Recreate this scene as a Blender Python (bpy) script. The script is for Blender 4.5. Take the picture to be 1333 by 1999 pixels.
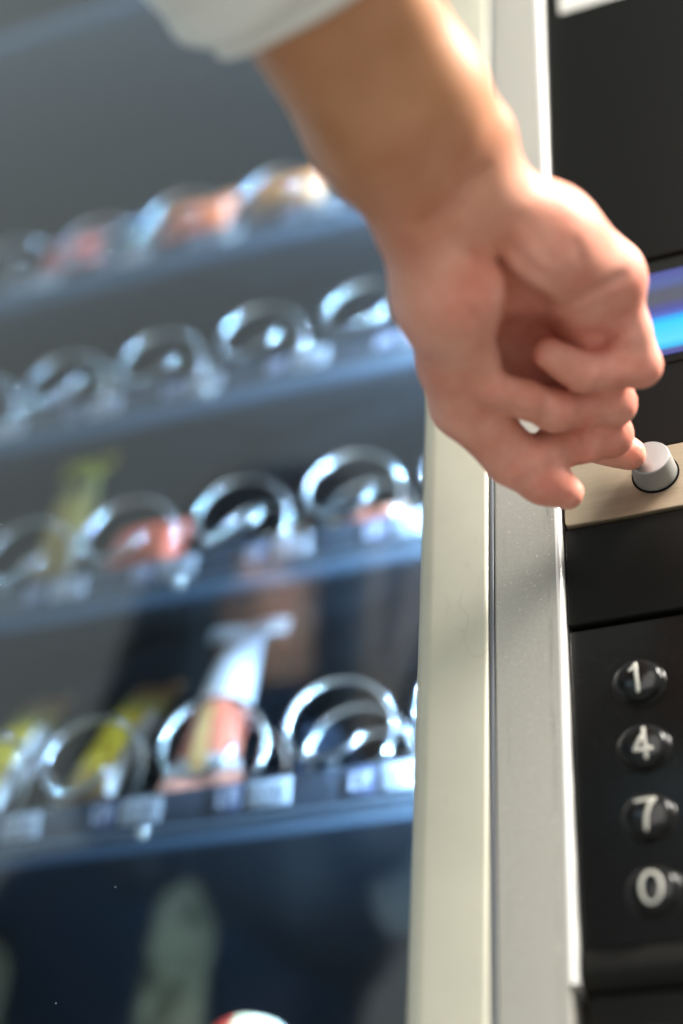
import bpy, bmesh, math, random
import numpy as np
from mathutils import Vector, Matrix

random.seed(7)
scene = bpy.context.scene
for o in list(bpy.data.objects):
    bpy.data.objects.remove(o)

# ------------------------------------------------------------------ camera
RT = np.array([0.9276, 0.3692, 0.0565]); FW = np.array([-0.3258, 0.7257, 0.6059])
RT /= np.linalg.norm(RT); FW -= RT * (FW @ RT); FW /= np.linalg.norm(FW); UP = np.cross(RT, FW)
CAM = np.array([0.08884, -0.53530, -0.43332])
FPX, CX, CY = 3000.0, 666.5, 999.5
cam_data = bpy.data.cameras.new("camera")
cam = bpy.data.objects.new("camera", cam_data)
scene.collection.objects.link(cam)
M = Matrix.Identity(4)
for r in range(3):
    M[r][0], M[r][1], M[r][2], M[r][3] = RT[r], UP[r], -FW[r], CAM[r]
cam.matrix_world = M
cam_data.sensor_fit = 'HORIZONTAL'
cam_data.sensor_width = 24.0
cam_data.lens = FPX / 1333.0 * 24.0
cam_data.clip_start = 0.02
cam_data.clip_end = 50
cam_data.dof.use_dof = True
cam_data.dof.focus_distance = 0.673
cam_data.dof.aperture_fstop = 2.35
scene.camera = cam


def at_depth(px, py, z):
    """world point seen at a photograph position, z metres in front of the lens"""
    return CAM + (RT * (px - CX) / FPX - UP * (py - CY) / FPX + FW) * z


def at_plane(px, py, Y):
    d = RT * (px - CX) / FPX - UP * (py - CY) / FPX + FW
    return CAM + d * (Y - CAM[1]) / d[1]


# ------------------------------------------------------------------ world, lamps, exposure
world = bpy.data.worlds.new("World")
scene.world = world
world.use_nodes = True
bg = world.node_tree.nodes['Background']
bg.inputs[0].default_value = (0.76, 0.85, 0.86, 1)
bg.inputs[1].default_value = 0.66

def area_lamp(name, loc, target, size, power, col):
    L = bpy.data.lights.new(name, 'AREA')
    L.shape = 'SQUARE'; L.size = size; L.energy = power; L.color = col
    o = bpy.data.objects.new(name, L)
    scene.collection.objects.link(o)
    o.location = loc
    o.rotation_euler = (Vector(target) - Vector(loc)).to_track_quat('-Z', 'Y').to_euler()
    return o

area_lamp("ceiling_lamp", (1.40, -0.21, 1.42), (-0.02, -0.18, 0.0), 0.50, 185.0, (1.0, 0.95, 0.87))
area_lamp("room_lamp", (0.30, -2.00, 0.72), (-0.02, -0.05, 0.0), 1.40, 27.0, (1.0, 0.94, 0.88))

vs = scene.view_settings
vs.view_transform = 'Standard'; vs.look = 'None'; vs.gamma = 1.0; vs.exposure = 0.0
vs.use_curve_mapping = False
scene.render.engine = 'CYCLES'
scene.cycles.max_bounces = 7
scene.cycles.diffuse_bounces = 3
scene.cycles.transparent_max_bounces = 16
scene.cycles.sample_clamp_indirect = 6.0
scene.cycles.caustics_reflective = False

# ------------------------------------------------------------------ materials
MATS = {}

def mat(name, col, rough=0.5, metal=0.0, spec=0.5, emit=None, estr=0.0):
    m = bpy.data.materials.new(name); m.use_nodes = True
    b = m.node_tree.nodes['Principled BSDF']
    b.inputs['Base Color'].default_value = (*col, 1)
    b.inputs['Roughness'].default_value = rough
    b.inputs['Metallic'].default_value = metal
    b.inputs['Specular IOR Level'].default_value = spec
    if emit:
        b.inputs['Emission Color'].default_value = (*emit, 1)
        b.inputs['Emission Strength'].default_value = estr
    MATS[name] = m
    return m


def N(m, t, **kw):
    n = m.node_tree.nodes.new(t)
    for k, v in kw.items():
        if hasattr(n, k):
            setattr(n, k, v)
    return n


def lk(m, a, b):
    m.node_tree.links.new(a, b)


def P(m):
    return m.node_tree.nodes['Principled BSDF']


def ramp(m, fac, stops):
    r = N(m, 'ShaderNodeValToRGB')
    e = r.color_ramp.elements
    e[0].position, e[0].color = stops[0][0], (*stops[0][1], 1)
    e[1].position, e[1].color = stops[-1][0], (*stops[-1][1], 1)
    for p, c in stops[1:-1]:
        q = e.new(p); q.color = (*c, 1)
    lk(m, fac, r.inputs[0])
    return r


def coords(m, scale=(1, 1, 1), kind='Object'):
    tc = N(m, 'ShaderNodeTexCoord'); mp = N(m, 'ShaderNodeMapping')
    mp.inputs['Scale'].default_value = scale
    lk(m, tc.outputs[kind], mp.inputs['Vector'])
    return mp.outputs[0]


def noise(m, vec, scale, detail=4, rough=0.55):
    n = N(m, 'ShaderNodeTexNoise')
    n.inputs['Scale'].default_value = scale; n.inputs['Detail'].default_value = detail
    n.inputs['Roughness'].default_value = rough
    lk(m, vec, n.inputs['Vector'])
    return n


def mixcol(m, fac, a, b, mode='MIX'):
    x = N(m, 'ShaderNodeMix'); x.data_type = 'RGBA'; x.blend_type = mode
    for s, v in ((x.inputs[0], fac), (x.inputs[6], a), (x.inputs[7], b)):
        if hasattr(v, 'links') or hasattr(v, 'is_output'):
            lk(m, v, s)
        elif isinstance(v, tuple):
            s.default_value = (*v, 1)
        else:
            s.default_value = v
    return x.outputs[2]


def bump(m, h, strength, dist):
    b = N(m, 'ShaderNodeBump')
    b.inputs['Strength'].default_value = strength; b.inputs['Distance'].default_value = dist
    lk(m, h, b.inputs['Height'])
    lk(m, b.outputs[0], P(m).inputs['Normal'])


# cream painted door post, with smudges and hairline dirt
m = mat('cream_paint', (0.58, 0.55, 0.41), 0.42, 0, 0.45)
v = coords(m)
n1 = noise(m, v, 14, 5); n2 = noise(m, coords(m, (160, 160, 9)), 1.0, 3)
n3 = noise(m, coords(m, (1, 1, 0.35)), 55, 6, 0.7)
c1 = ramp(m, n1.outputs[0], [(0.35, (0.46, 0.448, 0.355)), (0.65, (0.53, 0.512, 0.41))]).outputs[0]
spot = ramp(m, n3.outputs[0], [(0.64, (0, 0, 0)), (0.74, (1, 1, 1))]).outputs[0]
sm = N(m, 'ShaderNodeMath', operation='MULTIPLY'); lk(m, spot, sm.inputs[0]); sm.inputs[1].default_value = 0.45
hl = noise(m, coords(m, (1, 1, 0.5)), 30, 2, 0.5)
hr = ramp(m, hl.outputs[0], [(0.494, (0, 0, 0)), (0.499, (1, 1, 1)), (0.501, (1, 1, 1)), (0.506, (0, 0, 0))]).outputs[0]
hm = ramp(m, noise(m, coords(m), 11, 2).outputs[0], [(0.55, (0, 0, 0)), (0.62, (1, 1, 1))]).outputs[0]
hx = N(m, 'ShaderNodeMath', operation='MULTIPLY'); lk(m, hr, hx.inputs[0]); lk(m, hm, hx.inputs[1])
hy = N(m, 'ShaderNodeMath', operation='MULTIPLY'); lk(m, hx.outputs[0], hy.inputs[0]); hy.inputs[1].default_value = 0.16
c2 = mixcol(m, sm.outputs[0], c1, (0.24, 0.22, 0.17))
lk(m, mixcol(m, hy.outputs[0], c2, (0.16, 0.14, 0.10)), P(m).inputs['Base Color'])
bump(m, n2.outputs[0], 0.05, 0.0004)

# silver anodised trim: fine metallic flake, vertical rub marks
m = mat('silver_trim', (0.60, 0.59, 0.55), 0.58, 0.15, 0.4)
fl = N(m, 'ShaderNodeTexVoronoi'); fl.inputs['Scale'].default_value = 1500
lk(m, coords(m), fl.inputs['Vector'])
base = ramp(m, fl.outputs['Color'], [(0.0, (0.395, 0.38, 0.335)), (0.9, (0.455, 0.44, 0.39)), (1.0, (0.72, 0.70, 0.65))]).outputs[0]
rub = noise(m, coords(m, (230, 230, 16)), 1.0, 5, 0.7)
mk = ramp(m, rub.outputs[0], [(0.50, (0, 0, 0)), (0.72, (1, 1, 1))]).outputs[0]
# the rubbing sits along the two long edges of the strip
tc = N(m, 'ShaderNodeTexCoord'); sx = N(m, 'ShaderNodeSeparateXYZ'); lk(m, tc.outputs['Object'], sx.inputs[0])
edge = ramp(m, sx.outputs[0], [(0, (0, 0, 0)), (1, (0, 0, 0))])
mr = N(m, 'ShaderNodeMapRange'); lk(m, sx.outputs[0], mr.inputs[0]); mr.inputs[1].default_value = -0.074; mr.inputs[2].default_value = -0.042
lk(m, mr.outputs[0], edge.inputs[0])
e = edge.color_ramp.elements
for p, c in ((0.10, 0.0), (0.16, 0.6), (0.22, 0.0), (0.70, 0.0), (0.76, 1.0), (0.83, 0.0)):
    q = e.new(p); q.color = (c, c, c, 1)
mm = N(m, 'ShaderNodeMath', operation='MULTIPLY'); lk(m, edge.outputs[0], mm.inputs[0]); lk(m, mk, mm.inputs[1])
lk(m, mixcol(m, mm.outputs[0], base, (0.20, 0.19, 0.165)), P(m).inputs['Base Color'])
bump(m, fl.outputs['Distance'], 0.12, 0.0002)

# black moulded plastics
def black_plastic(name, col, rough, spec, dust):
    m = mat(name, col, rough, 0, spec)
    g = noise(m, coords(m), 900, 2)
    d = noise(m, coords(m), 60, 8, 0.75)
    k = ramp(m, d.outputs[0], [(0.63, (0, 0, 0)), (0.80, (dust, dust, dust))]).outputs[0]
    lk(m, mixcol(m, k, col, (0.16, 0.15, 0.13)), P(m).inputs['Base Color'])
    rr = N(m, 'ShaderNodeMapRange'); lk(m, d.outputs[0], rr.inputs[0])
    rr.inputs[3].default_value = rough - 0.06; rr.inputs[4].default_value = rough + 0.10
    lk(m, rr.outputs[0], P(m).inputs['Roughness'])
    bump(m, g.outputs[0], 0.10, 0.00025)
    return m

black_plastic('panel_black', (0.0095, 0.0092, 0.0080), 0.45, 0.11, 0.10)
black_plastic('keypad_black', (0.0075, 0.0072, 0.0065), 0.24, 0.17, 0.12)
mat('key_black', (0.008, 0.008, 0.008), 0.17, 0, 0.24)
mat('edge_bright', (0.74, 0.73, 0.70), 0.28, 0.25)  # whiter than the strip: the edge highlight is put into the colour
mat('gap_black', (0.002, 0.002, 0.002), 0.8, 0, 0.1)
mat('digit_white', (0.50, 0.49, 0.43), 0.5)
m = mat('sticker_white', (0.66, 0.65, 0.60), 0.6)

# champagne brushed plate
m = mat('brushed_plate', (0.50, 0.43, 0.32), 0.42, 0.60)
br = noise(m, coords(m, (14, 400, 900)), 1.0, 4, 0.6)
lk(m, ramp(m, br.outputs[0], [(0.3, (0.36, 0.285, 0.195)), (0.7, (0.42, 0.335, 0.235))]).outputs[0], P(m).inputs['Base Color'])
bump(m, br.outputs[0], 0.10, 0.0002)
mat('cap_silver', (0.36, 0.355, 0.345), 0.42, 0.50)
bump(MATS['cap_silver'], noise(MATS['cap_silver'], coords(MATS['cap_silver']), 2500, 2).outputs[0], 0.08, 0.0001)

# display: backlit panel with a dim violet field, a grey band and a bright cyan bar
m = mat('display_screen', (0.01, 0.01, 0.015), 0.25)
tc = N(m, 'ShaderNodeTexCoord'); sx = N(m, 'ShaderNodeSeparateXYZ'); lk(m, tc.outputs['Object'], sx.inputs[0])
mr = N(m, 'ShaderNodeMapRange'); lk(m, sx.outputs[2], mr.inputs[0]); mr.inputs[1].default_value = 0.0687; mr.inputs[2].default_value = 0.1234
V = (0.066, 0.072, 0.33); G = (0.085, 0.09, 0.13); CYN = (0.015, 0.66, 1.0)
r = ramp(m, mr.outputs[0], [(0.0, V), (0.045, V), (0.09, (0.02, 0.55, 1.0)), (0.16, (0.10, 0.74, 1.0)), (0.36, CYN), (0.43, (0.01, 0.40, 1.0)), (0.475, (0.07, 0.12, 0.55)), (0.54, V), (0.64, G), (0.74, G), (0.86, (0.08, 0.12, 0.36)), (1.0, V)])
lk(m, r.outputs[0], P(m).inputs['Emission Color']); P(m).inputs['Emission Strength'].default_value = 1.0

# glass: thin pane, mirror-like part grows at grazing angles, a few dust specks
m = bpy.data.materials.new('pane_glass'); m.use_nodes = True; MATS['pane_glass'] = m
nt = m.node_tree; nt.nodes.clear()
out = N(m, 'ShaderNodeOutputMaterial'); tr = N(m, 'ShaderNodeBsdfTransparent'); gl = N(m, 'ShaderNodeBsdfGlossy')
tr.inputs[0].default_value = (0.94, 0.97, 0.965, 1); gl.inputs['Roughness'].default_value = 0.015
lw = N(m, 'ShaderNodeLayerWeight'); lw.inputs[0].default_value = 0.5
pw = N(m, 'ShaderNodeMath', operation='POWER'); lk(m, lw.outputs['Facing'], pw.inputs[0]); pw.inputs[1].default_value = 4.0
ma = N(m, 'ShaderNodeMath', operation='MULTIPLY_ADD'); lk(m, pw.outputs[0], ma.inputs[0]); ma.inputs[1].default_value = 0.93; ma.inputs[2].default_value = 0.075
mx = N(m, 'ShaderNodeMixShader'); lk(m, ma.outputs[0], mx.inputs[0]); lk(m, tr.outputs[0], mx.inputs[1]); lk(m, gl.outputs[0], mx.inputs[2])
vo = N(m, 'ShaderNodeTexVoronoi'); vo.inputs['Scale'].default_value = 95; lk(m, coords(m), vo.inputs['Vector'])
lt = N(m, 'ShaderNodeMath', operation='LESS_THAN'); lk(m, vo.outputs['Distance'], lt.inputs[0])
sep = N(m, 'ShaderNodeSeparateColor'); lk(m, vo.outputs['Color'], sep.inputs[0])
th = N(m, 'ShaderNodeMapRange'); lk(m, sep.outputs[0], th.inputs[0]); th.inputs[1].default_value = 0.86; th.inputs[2].default_value = 1.0; th.inputs[3].default_value = 0.0; th.inputs[4].default_value = 0.055
lk(m, th.outputs[0], lt.inputs[1])
df = N(m, 'ShaderNodeBsdfDiffuse'); df.inputs[0].default_value = (0.7, 0.72, 0.75, 1)
m2 = N(m, 'ShaderNodeMixShader'); q = N(m, 'ShaderNodeMath', operation='MULTIPLY'); lk(m, lt.outputs[0], q.inputs[0]); q.inputs[1].default_value = 0.35
lk(m, q.outputs[0], m2.inputs[0]); lk(m, mx.outputs[0], m2.inputs[1]); lk(m, df.outputs[0], m2.inputs[2])
lk(m, m2.outputs[0], out.inputs[0])

# cabinet inside
mat('liner_dark', (0.004, 0.005, 0.007), 0.6)
mat('tray_metal', (0.010, 0.013, 0.019), 0.5, 0.3)
mat('rail_navy', (0.010, 0.015, 0.027), 0.45)
mat('lip_blue', (0.012, 0.020, 0.033), 0.5)
mat('divider_blue', (0.018, 0.026, 0.046), 0.45, 0.2)
mat('wire_chrome', (0.48, 0.52, 0.58), 0.17, 1.0)
mat('label_white', (0.30, 0.335, 0.41), 0.45)
mat('label_ink', (0.12, 0.14, 0.19), 0.6)
mat('tag_blue', (0.045, 0.055, 0.11), 0.5)
mat('tag_pale', (0.30, 0.32, 0.40), 0.5)
mat('screw_steel', (0.75, 0.78, 0.82), 0.25, 0.9)
mat('strip_white', (0.5, 0.5, 0.5), 0.5)
mat('led_emitter', (0.8, 0.85, 0.9), 0.5, 0, 0.5, (0.46, 0.72, 1.0), 22000.0)
mat('led_emitter_fill', (0.8, 0.85, 0.9), 0.5, 0, 0.5, (0.50, 0.77, 1.0), 6500.0)
mat('gasket', (0.13, 0.14, 0.16), 0.5)

# ------------------------------------------------------------------ object helpers
ORIG = {}
COL = scene.collection


def mesh(name, verts, faces, smooth=False):
    me = bpy.data.meshes.new(name)
    me.from_pydata([tuple(map(float, v)) for v in verts], [], faces)
    me.update()
    if smooth:
        me.polygons.foreach_set('use_smooth', [True] * len(me.polygons))
    return me


def link(name, me, material, parent=None, pos=(0, 0, 0), rot=None):
    """pos is the world position of the mesh's own origin"""
    o = bpy.data.objects.new(name, me)
    COL.objects.link(o)
    if material is not None and me is not None and not me.materials:
        me.materials.append(MATS[material])
    pos = Vector(pos)
    if parent is not None:
        o.parent = parent
        o.location = pos - ORIG[parent.name]
    else:
        o.location = pos
    if rot is not None:
        o.rotation_euler = rot
    ORIG[o.name] = pos
    return o


def thing(name, label, cat, pos, group=None, rot=None):
    o = bpy.data.objects.new(name, None)
    o.empty_display_size = 0.02
    COL.objects.link(o)
    o.location = pos
    if rot is not None:
        o.rotation_euler = rot
    ORIG[o.name] = Vector(pos)
    o['label'] = label; o['category'] = cat
    if group:
        o['group'] = group
    return o


def from_bm(name, bm, smooth=False):
    bmesh.ops.recalc_face_normals(bm, faces=bm.faces[:])
    me = bpy.data.meshes.new(name)
    bm.to_mesh(me); bm.free()
    if smooth:
        me.polygons.foreach_set('use_smooth', [True] * len(me.polygons))
    return me


def box_mesh(name, x0, x1, y0, y1, z0, z1, bev=0.0, seg=2):
    bm = bmesh.new()
    bmesh.ops.create_cube(bm, size=1.0)
    for v in bm.verts:
        v.co = Vector(((x0 + x1) / 2 + v.co.x * (x1 - x0), (y0 + y1) / 2 + v.co.y * (y1 - y0), (z0 + z1) / 2 + v.co.z * (z1 - z0)))
    if bev > 0:
        bmesh.ops.bevel(bm, geom=bm.edges[:] + bm.verts[:], offset=bev, segments=seg, profile=0.5, affect='EDGES')
    return from_bm(name, bm, bev > 0)


def extrude_profile(name, prof, z0, z1, axis='Z', smooth=True):
    """closed cross-section (x, y) swept along Z, or (y, z) swept along X"""
    n = len(prof); vs_, fs = [], []
    for z in (z0, z1):
        for a, b in prof:
            vs_.append((a, b, z) if axis == 'Z' else (z, a, b))
    for i in range(n):
        j = (i + 1) % n
        fs.append((i, j, n + j, n + i))
    fs.append(tuple(range(n))[::-1]); fs.append(tuple(range(n, 2 * n)))
    bm = bmesh.new(); me = mesh(name, vs_, fs); bm.from_mesh(me); bpy.data.meshes.remove(me)
    me = from_bm(name, bm, False)
    if smooth:
        for p in me.polygons:
            p.use_smooth = len(p.vertices) == 4
        try:
            me.set_sharp_from_angle(angle=math.radians(40))
        except Exception:
            pass
    return me


def rounded_rect(x0, x1, y0, y1, radii, seg=6):
    """radii for the corners (x0,y0) (x1,y0) (x1,y1) (x0,y1)"""
    pts = []
    for (cx, cy, a0), r in zip(((x0, y0, 180), (x1, y0, 270), (x1, y1, 0), (x0, y1, 90)), radii):
        ox = cx + (r if cx == x0 else -r); oy = cy + (r if cy == y0 else -r)
        for k in range(seg + 1):
            a = math.radians(a0 + 90 * k / seg)
            pts.append((ox + r * math.cos(a), oy + r * math.sin(a)))
            if r == 0:
                break
    return pts


def lathe(name, prof, seg=40, axis='-Y', cap=True):
    """profile [(radius, height)] turned about the axis; height grows towards -Y (or +Z)"""
    vs_, fs = [], []
    for r, h in prof:
        for k in range(seg):
            a = 2 * math.pi * k / seg
            vs_.append((r * math.cos(a), -h, r * math.sin(a)) if axis == '-Y' else (r * math.cos(a), r * math.sin(a), h))
    for i in range(len(prof) - 1):
        for k in range(seg):
            j = (k + 1) % seg
            fs.append((i * seg + k, i * seg + j, (i + 1) * seg + j, (i + 1) * seg + k))
    if cap:
        fs.append(tuple(range(seg))); fs.append(tuple(range((len(prof) - 1) * seg, len(prof) * seg)))
    me = mesh(name, vs_, fs)
    bm = bmesh.new(); bm.from_mesh(me); bpy.data.meshes.remove(me)
    me = from_bm(name, bm, True)
    try:
        me.set_sharp_from_angle(angle=math.radians(35))
    except Exception:
        pass
    return me


def tube(name, pts, rad, sides=8, flat=None, ring_up=None):
    pts = [Vector(p) for p in pts]
    rads = rad if isinstance(rad, (list, tuple)) else [rad] * len(pts)
    vs_, fs = [], []
    up = Vector(ring_up) if ring_up else None
    prev = None
    for i, p in enumerate(pts):
        t = (pts[min(i + 1, len(pts) - 1)] - pts[max(i - 1, 0)]).normalized()
        if up is not None:
            n = up - t * up.dot(t)
        elif prev is not None:
            n = prev - t * prev.dot(t)
        else:
            n = t.orthogonal()
        n.normalize(); prev = n
        b = t.cross(n)
        for k in range(sides):
            a = 2 * math.pi * k / sides
            vs_.append(p + n * math.cos(a) * rads[i] * (flat or 1.0) + b * math.sin(a) * rads[i])
    for i in range(len(pts) - 1):
        for k in range(sides):
            j = (k + 1) % sides
            fs.append((i * sides + k, i * sides + j, (i + 1) * sides + j, (i + 1) * sides + k))
    fs.append(tuple(range(sides))[::-1]); fs.append(tuple(range((len(pts) - 1) * sides, len(pts) * sides)))
    return vs_, fs


# ================================================================== FLOOR the machine stands on
fl_m = mat('floor_tile', (0.16, 0.15, 0.13), 0.5)
lk(fl_m, ramp(fl_m, noise(fl_m, coords(fl_m), 6, 6).outputs[0], [(0.3, (0.25, 0.245, 0.235)), (0.7, (0.31, 0.305, 0.295))]).outputs[0], P(fl_m).inputs['Base Color'])
floor = link('floor', box_mesh('floor', -4, 4, -4, 2, -1.25, -1.202), 'floor_tile')
floor['kind'] = 'structure'

# ================================================================== VENDING MACHINE
machine = thing('vending_machine', 'snack vending machine with glass front, cream door post and black keypad panel', 'vending machine', (-0.30, 0.30, -1.20))

# --- cabinet: dark liner walls (butted, not overlapping)
cab = link('cabinet', box_mesh('cabinet', -0.900, 0.230, 0.640, 0.660, -0.60, 1.25), 'liner_dark', machine)
link('side_wall', box_mesh('side_wall', -0.900, -0.880, 0.060, 0.639, -0.60, 1.25), 'liner_dark', cab)
link('partition_wall', box_mesh('partition_wall', -0.096, -0.084, 0.060, 0.639, -0.60, 1.25), 'liner_dark', cab)
link('cabinet_roof', box_mesh('cabinet_roof', -0.879, -0.097, 0.060, 0.639, 1.230, 1.25), 'liner_dark', cab)
link('cabinet_floor', box_mesh('cabinet_floor', -0.879, -0.097, 0.060, 0.639, -0.60, -0.58), 'liner_dark', cab)
link('control_housing', box_mesh('control_housing', -0.083, 0.230, 0.060, 0.639, -0.60, 1.25), 'gap_black', cab)

# --- door: glass, cream post, gasket, silver trim
link('glass_pane', box_mesh('glass_pane', -0.880, -0.1005, 0.030, 0.034, -0.58, 1.23), 'pane_glass', machine)
prof = rounded_rect(-0.1113, -0.0767, -0.0045, 0.058, (0.0095, 0.0022, 0.0, 0.0), 10)
link('door_post', extrude_profile('door_post', prof, -0.60, 1.25), 'cream_paint', machine)
link('gasket', box_mesh('gasket', -0.0765, -0.0744, -0.0036, 0.058, -0.60, 1.25, 0.0006), 'gasket', machine)
prof = rounded_rect(-0.0742, -0.0466, -0.0035, 0.058, (0.0012, 0.0, 0.0, 0.0), 8)
link('trim_strip', extrude_profile('trim_strip', prof, -0.60, 1.25), 'silver_trim', machine)
prof = rounded_rect(-0.0465, -0.0436, -0.0034, 0.058, (0.0, 0.0023, 0.0, 0.0), 10)
link('trim_edge', extrude_profile('trim_edge', prof, -0.2275, 1.25), 'edge_bright', machine)

# --- control panel: backing and black sections separated by grooves
link('panel_backing', box_mesh('panel_backing', -0.0435, 0.230, 0.0075, 0.058, -0.60, 1.25), 'gap_black', machine)
def section(name, z0, z1, m_, y=0.0, bev=0.0008, x0=-0.0429):
    return link(name, box_mesh(name, x0, 0.230, y, 0.0073, z0, z1, bev, 2), m_, machine)
section('upper_panel', 0.1362, 1.25, 'panel_black')
disp_sec = section('display_panel', 0.0160, 0.1335, 'panel_black', 0.0004)
section('middle_panel', -0.0718, -0.0218, 'panel_black')
section('keypad_panel', -0.2140, -0.0746, 'keypad_black', 0.0010)
# rolled lip under the keypad and the sloping lower panel
prof = [(0.0012, -0.2142), (0.0006, -0.2152), (-0.0004, -0.2175), (-0.0009, -0.2205), (-0.0005, -0.2240), (0.0012, -0.2270), (0.0040, -0.2290), (0.0072, -0.2296), (0.0072, -0.2142)]
link('panel_lip', extrude_profile('panel_lip', prof, -0.0429, 0.230, 'X'), 'panel_black', machine)
low = section('lower_panel', -0.60, -0.2300, 'panel_black', 0.0040)
link('coin_cup', lathe('coin_cup', [(0.020, 0.0), (0.020, 0.003), (0.0185, 0.0055), (0.014, 0.0075), (0.004, 0.0085)], 40), 'panel_black', low, (-0.018, 0.0041, -0.2640))
# sticker at the top of the black panel
link('sticker', extrude_profile('sticker', rounded_rect(-0.0335, 0.090, -0.00045, -0.00005, (0, 0, 0, 0)), 0.3565, 0.4220), 'sticker_white', machine)
# display with bezel and screen
bez = link('display_bezel', box_mesh('display_bezel', -0.034, 0.150, -0.0006, 0.0003, 0.0640, 0.1280, 0.0004), 'panel_black', disp_sec)
link('display_screen', box_mesh('display_screen', -0.028, 0.140, -0.0011, -0.0007, 0.0687, 0.1234), 'display_screen', disp_sec)

# --- button plate with silver push button
bmp = bmesh.new()
pts = rounded_rect(-0.0422, 0.230, -0.0206, 0.0142, (0.0022, 0.002, 0.002, 0.0022), 5)
me = mesh('button_plate', [(x, -0.0012, z) for x, z in pts] + [(x, 0.0072, z) for x, z in pts],
          [tuple(range(len(pts))), tuple(range(len(pts), 2 * len(pts)))[::-1]] + [(i, i + len(pts), (i + 1) % len(pts) + len(pts), (i + 1) % len(pts)) for i in range(len(pts))])
bmp.free(); bm = bmesh.new(); bm.from_mesh(me)
top = [e for e in bm.edges if abs(e.verts[0].co.y + 0.0012) < 1e-5 and abs(e.verts[1].co.y + 0.0012) < 1e-5]
bmesh.ops.bevel(bm, geom=top, offset=0.0005, segments=2, affect='EDGES', profile=0.5)
bpy.data.meshes.remove(me)
me = from_bm('button_plate', bm)
link('button_plate', me, 'brushed_plate', machine)
cap = link('push_button', lathe('push_button', [(0.0098, 0.0005), (0.0097, 0.003), (0.0090, 0.0122), (0.00885, 0.0130), (0.0085, 0.0135), (0.0079, 0.0137), (0.003, 0.0138), (0.0004, 0.0138)], 64), 'cap_silver', machine, (-0.0006, 0, -0.0008))
link('button_collar', lathe('button_collar', [(0.0099, 0.0013), (0.0099, 0.0018), (0.0105, 0.0018), (0.0106, 0.0013)], 64, cap=False), 'gap_black', cap, (-0.0006, 0, -0.0008))

# --- number keys: glossy domes with stencilled white digits
R_, H_, SAG = 0.0094, 0.0034, 0.0021
def dome_h(x, z):
    q = min(1.0, (x * x + z * z) / (R_ * R_))
    return H_ + SAG * (1 - q) ** 0.75
prof = [(0.0097, 0.0), (0.0097, 0.0007), (R_, 0.0011), (R_, H_ * 0.9)] + [(R_ * math.cos(math.radians(a)), H_ * 0.9 + (SAG + H_ * 0.1) * math.sin(math.radians(a)) ** 1.15) for a in (8, 18, 28, 38, 48, 58, 68, 78, 86)]
key_me = lathe('number_key', prof, 48)
ring_me = lathe('key_ring', [(0.0099, 0.0001), (0.0099, 0.0005), (0.0105, 0.0005), (0.0109, 0.0001)], 48, cap=False)
def arc(cx, cz, rx, rz, a0, a1, n=14):
    return [(cx + rx * math.cos(math.radians(a0 + (a1 - a0) * i / n)), cz + rz * math.sin(math.radians(a0 + (a1 - a0) * i / n))) for i in range(n + 1)]
STROKES = {
    '1': [[(-2.3, 3.4), (-1.3, 4.2), (-0.2, 5.9)], [(-0.2, 5.9), (-0.1, 2), (0.1, -2), (0.2, -6.0)]],
    '4': [[(0.0, 2.4), (-1.4, -0.4), (-2.7, -2.9), (-0.2, -2.8)], [(1.0, 6.0), (1.2, 2), (1.4, -2), (1.5, -6.0)], [(1.5, -2.7), (3.3, -2.6)]],
    '7': [[(-3.4, 5.2), (0, 5.3), (3.1, 5.4)], [(3.1, 5.4), (1.4, 2.8), (0.2, -0.6), (-0.2, -3.2), (-0.3, -6.0)]],
    '0': [arc(-0.25, 0, 3.3, 5.6, 97, 263), arc(0.25, 0, 3.3, 5.6, 83, -83)],
}
def dome_y(x, z):
    q = min(0.995, math.hypot(x, z) / R_)
    a = math.acos(q)
    return -(H_ * 0.9 + (SAG + H_ * 0.1) * math.sin(a) ** 1.15)
for dg, kz in (('1', -0.1045), ('4', -0.1345), ('7', -0.1645), ('0', -0.1943)):
    k = link('number_key', key_me, 'key_black', machine, (-0.0147, 0.0010, kz))
    k['label'] = 'glossy black key with the digit ' + dg
    link('key_ring', ring_me, 'keypad_black', k, (-0.0147, 0.0010, kz))
    vs_, fs = [], []
    for st in STROKES[dg]:
        P3 = []
        for i in range(len(st) - 1):
            for t in np.linspace(0, 1, 5)[(1 if i else 0):]:
                x = (st[i][0] * (1 - t) + st[i + 1][0] * t) * 1e-3 * 1.04; z = (st[i][1] * (1 - t) + st[i + 1][1] * t) * 1e-3 * 1.04
                P3.append((x, dome_y(x, z) - 0.00005, z))
        rad = [0.00080] * len(P3)
        # rounded stroke ends
        d0 = (Vector(P3[0]) - Vector(P3[1])).normalized(); d1 = (Vector(P3[-1]) - Vector(P3[-2])).normalized()
        P3 = [tuple(Vector(P3[0]) + d0 * 0.0009)] + P3 + [tuple(Vector(P3[-1]) + d1 * 0.0009)]
        rad = [0.0005] + rad + [0.0005]
        a, b = tube('d', P3, rad, 8, 0.10, (0, -1, 0))
        o_ = len(vs_); vs_ += a; fs += [tuple(i + o_ for i in q) for q in b]
    link('digit', mesh('digit', vs_, fs, True), 'digit_white', k, (-0.0147, 0.0010, kz))

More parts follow.
